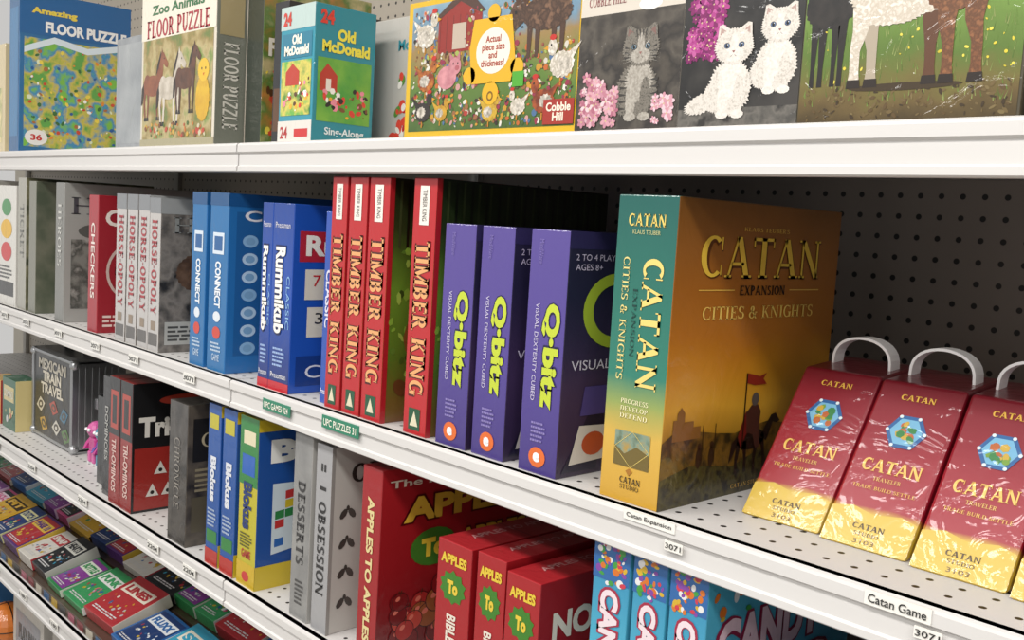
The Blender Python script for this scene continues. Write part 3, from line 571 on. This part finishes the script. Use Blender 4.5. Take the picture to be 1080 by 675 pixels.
def gleg(x,k,c,l):
    b.pm('F',[(x-.0085,.09),(x+.009,.09),(x+.006,.072),(x+.0042+k,.056),(x+.0045+k,.040),(x+.0055+k,.033),(x-.004+k,.033),(x-.0032+k,.040),(x-.0042+k,.056),(x-.007,.072)],c,l)
    b.pm('F',[(x-.0045+k,.034),(x+.0058+k,.034),(x+.0066+k,.0275),(x-.0052+k,.0275)],'#241a14',l+.2)
gleg(.060,.002,'#a89c8a',2.0);gleg(.052,-.004,GW,2.2);gleg(.108,.000,'#5a3822',2.0);gleg(.119,.002,GB,2.7);gleg(.139,.003,GB,2.1)
b.fur('F',.088,.100,.048,.021,GW,2.4,2,.05,90);b.fur('F',.075,.082,.026,.008,GW,2.5,4,.14,60);b.fur('F',.122,.100,.022,.021,GB,2.6,5,.06);b.fur('F',.072,.112,.018,.012,GB,2.6,6,.08);b.pm('F',[(.046,.105),(.030,.118),(.026,.112),(.042,.096)],GW,2.5)
b.em('F',.09,.027,.045,.003,'#3a2c16',1.8);b.done()
b=B('puzzle_box',-.268,Y1,Z,.14,.05,.15,'#33302c','#33302c').r('F',.03,.03,.97,.97,('n','#4a5a38','#22281c',14),.3).t('F','Garden',.2,.8,.8,.9,'#e8e0d0').done()
for x,c in ((-3.3,'#b84a3a'),(-3.05,'#3a7a9a'),(-2.8,'#d8c8a0')): B('puzzle_box',x,Y1+.02,Z,.2,.06,.26,c).r('F',.1,.1,.9,.6,('n','#6a8a4a','#e8d8a0',20)).done()
# ================= SHELF C =================
Z=ZC
for i,(x,c,c2,h) in enumerate([(-3.38,'#c89a20','#2a4a9a',.12),(-3.25,'#2a4a9a','#c8a020',.14),(-3.11,'#1c1c1c','#b88a30',.13),(-2.98,'#24508c','#c8c8c0',.12),(-2.85,'#a83028','#2a7a40',.1),(-2.73,'#b89020','#a83030',.11),(-2.615,'#1f5a40','#c8b880',.125)]):
    b=B('card_game_box',x,.76,Z,.10,.05,h,c,c2);b.r('F',.12,.55,.88,.85,c2,0);b.t('F','DOMINO',.16,.62,.84,.78,'#d8d8c8',0,2,.03);b.scat('F',.1,.1,.9,.5,[c2,'#c8c8c8','#a84030'],8,.004,.01,1,i);b.done()
b=B('metal_domino_case',-2.50,.795,Z,.262,.115,.215,'#19191b','#9c9ea0',T='#87898b',bev=.012)
for z0 in (0.004,.203): b.rbox((-.002,-.002,z0),(.264,.117,z0+.008),.002,'X#b8babc')
for x0 in (-.002,.252): b.rbox((x0,-.003,0),(x0+.012,.118,.213),.002,'X#b0b2b4')
for k in range(7): b.rbox((.2625,.012+.0145*k,.02),(.2645,.018+.0145*k,.196),.0005,'X#b4b6b8')
b.rbox((.255,.05,.1),(.27,.068,.125),.002,'X#d0d2d4')
for c in ((0,0),(1,0),(0,1),(1,1)): b.ball((.258*c[0]+.002,.004,.012+.19*c[1]),.011,'X#c0c2c4')
b.strap([(.07,.057,.213),(.075,.057,.238),(.1,.057,.245),(.16,.057,.245),(.185,.057,.238),(.19,.057,.213)],.022,.008,'#2a2a2c')
b.t('F','MEXICAN\nTRAIN\nTRAVEL',.16,.52,.84,.90,'#cfc7b4',0,2,.04)
for u,v,c,a in ((.22,.38,'#c8bfa8',.2),(.55,.4,'#a83e2a',-.2),(.8,.36,'#306884',.3),(.3,.18,'#b89038',-.3),(.62,.2,'#c8c4b8',.1),(.85,.16,'#4a7438',-.2)):
    b.e('F',u,v,.11,.085,c,1,a,4);b.e('F',u,v,.06,.045,'#403830',2,a,8);b.e('F',u,v,.03,.02,c,2.4,a,8)
b.done()
b=B('toy_figure_pack',-2.16,.80,Z,.10,.02,.008,'#d8d8dc')
for i in range(2):
    cx=.028+.046*i; c=('#b83080','#5a3f98')[i]; d=('#c85a98','#327f98')[i]
    b.rbox((cx-.018,-.004,.006),(cx-.004,.016,.03),.003,d);b.rbox((cx+.004,-.004,.006),(cx+.018,.016,.03),.003,d)
    b.rbox((cx-.019,-.002,.028),(cx+.019,.018,.062),.005,c);b.ball((cx,.008,.078),.019,d);b.ball((cx-.007,-.01,.08),.004,'#f4f4f4');b.ball((cx+.007,-.01,.08),.004,'#f4f4f4')
    b.strap([(cx-.02,.008,.055),(cx-.03,.004,.045),(cx-.028,-.004,.032)],.009,.009,c);b.strap([(cx+.02,.008,.055),(cx+.03,.004,.045),(cx+.028,-.004,.032)],.009,.009,c)
b.rbox((.0,.022,0),(.1,.024,.14),0,'#5a4878').done()
b=B('board_game_box',-2.0,.76,Z,.05,.22,.18,'#202224','#1a1c1c');b.p('R',[(.3,.5),(.45,.62),(.6,.5),(.45,.38)],'#6ab04a',1);b.p('R',[(.1,.3),(.2,.4),(.3,.3),(.2,.2)],'#d8d8d0',1);b.done()
b=B('board_game_box',-1.92,.74,Z,.04,.24,.235,'#2c2c2e',('n','#4d5050','#242628',18)).t('F','DOMINOES',.3,.3,.7,.75,'#a8a8a4',-1,bold=.02).done()
def tri(x,w,cv):
    b=B('board_game_box',x,Y0,Z,w,.25,.243,'#8c2220' ,'#161618')
    b.r('F',0,.55,1,1,'#1a1a1c');b.t('F','TRI-OMINOS',.3,.1,.7,.52,'#d8b8b0',-1,bold=.03);b.r('F',.15,.6,.85,.9,'#a83a2c',1);b.r('F',.3,.64,.7,.86,'#1a1a1c',1.5)
    b.r('R',.02,.02,.98,.5,'#962822',.4);b.t('R','Tri-Ominos',.05,.58,.95,.74,'#d8d4cc',0,2,.05)
    for k in range(7):
        u=.16+.12*(k%4)+.06*(k//4);v=.16+.17*(k//4)
        b.p('R',[(u-.05,v-.04),(u+.05,v-.04),(u,v+.06)],'#d0ccc4',1.4);b.e('R',u,v-.01,.015,.015,'#1c1c1c',2)
    b.e('R',.4,.86,.2,.04,'#a83a2c',1);b.done()
tri(-1.862,.05,0);tri(-1.808,.052,1)
b=B('board_game_box',-1.60,Y0,Z,.068,.25,.243,('n','#33302e','#4a4642','#252220',20),('n','#2c2825','#5a5248','#403a34',16))
b.t('F','CHRONICLE',.32,.25,.62,.75,'#8a847c',-1,2,SER);b.r('R',.04,.6,.96,.9,'#1e1c1a',1);b.t('R','CHESS SET',.1,.7,.9,.80,'#b0a488',0,2,SER);b.r('R',.04,.1,.96,.35,'#57503f',1);b.fine('R',.06,.38,.9,.56,5,'#8a8068');b.done()
def blok(x,w,front):
    if front:
        b=B('board_game_box',x,Y0,Z,w,.26,.262,'#b8ae2c','#184a94',T='#c0b62c')
        b.r('F',0,.60,1,1,'#2e7c3c');b.r('F',.0,.0,1,.14,'#c8a828',.5);b.t('F','Blokus',.26,.34,.74,.62,'#16306c',-1,3,.05);b.r('F',.2,.84,.85,.92,'#d8d0b0',1)
        b.t('F','GAME',.25,.17,.75,.22,'#a82c2c',0,2,.03);b.r('F',.15,.66,.85,.78,'#1f5cb0',1);b.e('F',.5,.06,.2,.03,'#c03030',1.5);b.fine('F',.15,.23,.85,.32,5,'#4a4a20')
    else:
        b=B('board_game_box',x,Y0,Z,w,.26,.262,'#1b4f98','#184a94')
        b.t('F','Blokus',.28,.40,.72,.68,'#d8dce4',-1,2,.05);b.r('F',.15,.85,.85,.94,'#b8ae2c',1);b.r('F',.0,.0,1,.1,'#b03028',1);b.r('F',.1,.14,.9,.22,'#2e7c3c',1);b.fine('F',.15,.24,.85,.36,5,'#a8b8d0')
    b.r('R',.0,.93,1,1,'#c8ae28',.5);b.r('R',0,0,1,.14,'#c8ae28',.5)
    b.t('R','Blokus',.08,.74,.92,.88,'#e8e8e4',0,3,.06)
    rd=random.Random(8)
    b.p('R',[(.1,.2),(.75,.28),(.75,.6),(.1,.62)],'#c8d4dc',1)
    for k in range(30):
        a,c=rd.randrange(9),rd.randrange(6);u=.12+.065*a;v=.24+.055*c+.01*a*.6;b.p('R',[(u,v),(u+.06,v+.007),(u+.06,v+.055),(u,v+.048)],['#b83030','#c8b028','#2a7a40','#2a60a8'][k%4],1.3+k*.02)
    b.done()
blok(-1.458,.042,0);blok(-1.408,.044,0);blok(-1.352,.055,1)
b=B('board_game_box',-1.196,Y0,Z,.046,.27,.266,('n','#949492','#787878',14),'#a8a6a2').t('F','DESSERTS',.3,.3,.7,.75,'#3a3a3c',-1,2,SEB).fine('F',.3,.08,.8,.22,6,'#4a4a4a').done()
b=B('board_game_box',-1.139,Y0,Z,.038,.27,.262,'#9c9c9e','#b4b2ac')
b.t('F','OBSESSION',.26,.2,.74,.7,'#2a2a2c',-1,2,SEB);b.t('F','II',.35,.86,.65,.9,'#2a2a2a',0,2,.02);b.r('F',.3,.76,.7,.78,'#2a2a2a',1)
b.r('R',0,0,.02,1,'#8a8884',.4)
b.t('R','OBSESSION',.12,.8,.9,.9,'#2e2c28',0,2,SEB)
for k in range(6):
    for j in range(9):
        if (k+j)%2:
            b.e('R',.08+.14*k,.08+.08*j,.032,.018,'#3c3a36',1,.9,8);b.e('R',.13+.14*k,.08+.08*j,.032,.018,'#4a4844',1,-.9,8);b.e('R',.105+.14*k,.11+.08*j,.01,.014,'#3c3a36',1.4,0,8)
b.done()
AR='#961a20'
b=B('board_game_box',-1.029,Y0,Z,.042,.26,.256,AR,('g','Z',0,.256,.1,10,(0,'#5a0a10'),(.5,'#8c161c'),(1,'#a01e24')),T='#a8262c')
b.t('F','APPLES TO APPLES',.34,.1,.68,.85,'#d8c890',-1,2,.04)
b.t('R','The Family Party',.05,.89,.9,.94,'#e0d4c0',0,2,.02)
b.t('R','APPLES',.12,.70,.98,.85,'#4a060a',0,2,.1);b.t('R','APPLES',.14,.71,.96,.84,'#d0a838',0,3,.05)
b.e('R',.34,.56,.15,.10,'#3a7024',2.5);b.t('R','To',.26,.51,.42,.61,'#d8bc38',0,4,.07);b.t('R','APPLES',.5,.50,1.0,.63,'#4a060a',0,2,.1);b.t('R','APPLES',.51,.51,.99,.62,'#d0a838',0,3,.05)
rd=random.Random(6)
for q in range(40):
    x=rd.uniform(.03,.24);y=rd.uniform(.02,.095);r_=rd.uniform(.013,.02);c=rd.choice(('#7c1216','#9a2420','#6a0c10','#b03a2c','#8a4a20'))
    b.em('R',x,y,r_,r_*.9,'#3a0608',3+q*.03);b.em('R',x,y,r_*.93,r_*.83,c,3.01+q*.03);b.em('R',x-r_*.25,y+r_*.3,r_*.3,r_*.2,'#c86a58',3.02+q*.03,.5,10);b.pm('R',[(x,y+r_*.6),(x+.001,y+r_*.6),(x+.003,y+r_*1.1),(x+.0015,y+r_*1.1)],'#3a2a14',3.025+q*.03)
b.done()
for x,w,dd,t2,tt,hh in ((-.871,.060,.20,'BIBLE EDITION','BIBLE',.204),(-.801,.047,.2,'BIBLE EDITION','YOUNG',.207),(-.750,.052,.21,'PARTY BOX','NOUN',.200)):
    b=B('board_game_box',x,Y0-.002*(x>-.76),Z,w,dd,hh,'#9c181f','#8c131a',T='#a8242b')
    b.p('F',[(.5+.4*math.cos(k*math.pi/10)*(1 if k%2 else .8),.74+.1*math.sin(k*math.pi/10)*(1 if k%2 else .8)) for k in range(20)],'#36761f',1)
    b.t('F','To',.34,.70,.66,.78,'#d8bc38',0,3,.07);b.t('F','APPLES',.12,.87,.88,.93,'#d8bc38',0,2,.05);b.t('F',t2,.36,.12,.64,.58,'#dcd4c6',-1,2,.03)
    b.t('R',tt,.1,.66,.7,.82,'#dcd4c6',0,2,.04);b.t('R','EDITION',.1,.5,.8,.6,'#d8bc38',0,2,.04)
    b.t('T','APPLES TO APPLES',.3,.15,.5,.85,'#c88a8a',1,1,.02)
    b.r('T',.0,.47,1,.48,'#7a0f16',.5);b.done()
for x,w,L_ in ((-.629,.046,0),(-.578,.040,0),(-.534,.042,1)):
    b=B('board_game_box',x,Y0,Z,w,.27,.276,('g','Z',0,.276,.1,12,(0,'#3090ac'),(.6,'#48a4c0'),(1,'#2478a4')),'#4aa0bc')
    b.r('F',0,.84,1,1,'#285f9c',.3);b.scat('F',.02,.82,.98,.99,['#c03548','#c8a42c','#3c903c','#7a4098','#d8d8d8','#c86c24'],44,.002,.0045,1,int(-x*100))
    b.t('F','CANDY LAND',.2,.12,.82,.82,'#9c2440',-1,2,.11);b.t('F','CANDY LAND',.26,.13,.76,.81,'#e0d0d6',-1,3,.05)
    b.scat('R',.02,.8,.98,.99,['#c03548','#c8a42c','#3c903c','#7a4098','#d8d8d8','#c86c24'],80,.003,.007,1,5)
    b.t('R','CANDY',.05,.62,.78,.82,'#801e3c',0,2,.1);b.t('R','CANDY',.07,.63,.76,.81,'#d8bcc6',0,3,.05);b.t('R','LAND',.22,.40,.86,.60,'#801e3c',0,2,.1);b.t('R','LAND',.24,.41,.84,.59,'#d8bcc6',0,3,.05)
    b.scat('R',.02,.02,.98,.38,['#e88ab0','#e8c030','#58b858','#8a4ab0','#d83a50'],30,.008,.02,1,9);b.done()
for i in range(4):
    B('board_game_box',-.40+.09*i,Y0+.02,Z,.07,.25,.2,['#2a4a7a','#7a2a3a','#3a6a4a','#c8a040'][i],'#444444').t('F','GAME',.25,.3,.75,.8,'#e8e4dc',-1,bold=.03).done()
# ================= SHELF D : card games =================
Z=ZD
pal=[('#267a44','#c8d0c0'),('#348a54','#d4d4d0'),('#a02c32','#d0c8b8'),('#255c98','#d0d4d8'),('#3490ac','#d4d0c0'),('#783484','#d0b8d0'),('#b84276','#d8c8d0'),('#bc942a','#302010'),('#1a3464','#c8c490'),('#4c2668','#c8a840'),('#c8c4bc','#a83840'),('#1c2024','#b8b8b0')]
names=['FLUXX','SET','UNO','BLINK','SKIP-BO','QWIRKLE','RACK-O','PIT','DUTCH','PHASE 10','SNAP','HEARTS','BOTTLE','PUNK','LINES']
rd=random.Random(12)
k=0
for row,(yy,zz) in enumerate(((.735,.0),(.875,.03),(1.015,.06))):
    x=-3.5
    b=B('display_tray',-3.52,yy-.005,Z,2.5,.130,.022+zz,'#4a3a2e','#3a2e24')
    for q in range(50):
        b.r('F',.004+q*.02,.1,.018+q*.02,.9,['#7c3238','#b8b0a0','#2a527c','#b09030','#2e2e2e','#9c5464'][(q*7+row)%6],1)
    b.done()
    while x<-1.15:
        w=rd.choice((.085,.095,.12,.14)); c1,c2=pal[k%len(pal)]; c3,_=pal[(k+5)%len(pal)]
        h=rd.choice((.115,.125,.12)); n=rd.choice((1,2)); th=.018+.010*(n-1)
        le=math.radians(76+rd.uniform(-6,3))
        b=B('card_game_box',x,yy+.003,Z+.023+zz+th*math.sin(le),w-.006,th,h,c1,c2,T=c1,lean=le,rz=rd.uniform(-.04,.04))
        b.r('F',.06,.06,.94,.94,c3 if k%3==0 else c1,0);b.r('F',.10,.60,.90,.84,c2,1);b.t('F',names[k%len(names)],.16,.64,.84,.80,c1 if c1!=c2 else '#222222',0,2,.06)
        b.scat('F',.08,.2,.92,.54,[c2,c3,'#b89828','#a8a8a8','#983038','#285a88'],22,.002,.006,1,k,1,1)
        b.fine('F',.12,.08,.88,.17,2,'#c4c4c4',3,k);b.done()
        x+=w+rd.uniform(0,.006);k+=1
# ================= SHELF E =================
Z=ZE
b=B('toy_basketball',-2.70,.80,Z+.06,.1,.1,.1,body=False);b.ball((0,0,0),.06,'#c8702a',24)
for ax in range(3):
    n=32
    pts=[]
    for i in range(n+1):
        a=2*math.pi*i/n;p=[0,0,0];p[(ax+1)%3]=.0605*math.cos(a);p[(ax+2)%3]=.0605*math.sin(a);pts.append(p)
    b.strap(pts,.0025,.001,'#201814',ax)
b.done()
for i,(x,c) in enumerate(((-3.3,'#b8b4ac'),(-3.02,'#3a6a9a'),(-2.58,'#bcb8b0'),(-2.3,'#a8a49c'),(-2.0,'#984a3a'))):
    B('board_game_box',x,.78,Z,.22,.25,.2,c).r('F',.1,.3,.9,.8,'#d0ccc4' if i%2 else '#8a8a90').t('F','PLAY BALL',.2,.45,.8,.65,'#3a3a3a',0,3,.04).done()
# ---------------- lights
def lamp(x,y,z,sx,sy,p,name='ceiling_light'):
    ld=bpy.data.lights.new(name,'AREA'); ld.shape='RECTANGLE'; ld.size=sx; ld.size_y=sy; ld.energy=p; ld.color=(1,.97,.93)
    o=bpy.data.objects.new(name+'_lamp',ld); SC.collection.objects.link(o); o.location=(x,y,z-.006)
    f=B(name,x-sx/2-.03,y-sy/2-.03,z,sx+.06,sy+.06,.06,'M#e0e0de',bev=.004).done()
    o.parent=f; o.matrix_parent_inverse=f.matrix_world.inverted()
for x,p in ((-3.2,15),(-1.7,25),(-.2,27),(1.2,28)): lamp(x,-.45,2.75,1.2,.3,p)
for x in (-1.5,.6): lamp(x,-1.5,2.75,1.2,.3,28)
w=bpy.data.worlds.new('World'); SC.world=w; w.use_nodes=True
w.node_tree.nodes['Background'].inputs[0].default_value=(1,.985,.96,1); w.node_tree.nodes['Background'].inputs[1].default_value=.58
# ---------------- camera
cd=bpy.data.cameras.new('Camera'); co=bpy.data.objects.new('Camera',cd); SC.collection.objects.link(co); SC.camera=co
cd.sensor_width=36; cd.lens=1045/1080*36; cd.clip_start=.02
R=Matrix(((.6834,-.1118,.7214),(.7279,.0243,-.6853),(.0591,.9934,.0980)))
co.matrix_world=Matrix.Translation((0,0,CH))@R.to_quaternion().to_matrix().to_4x4()
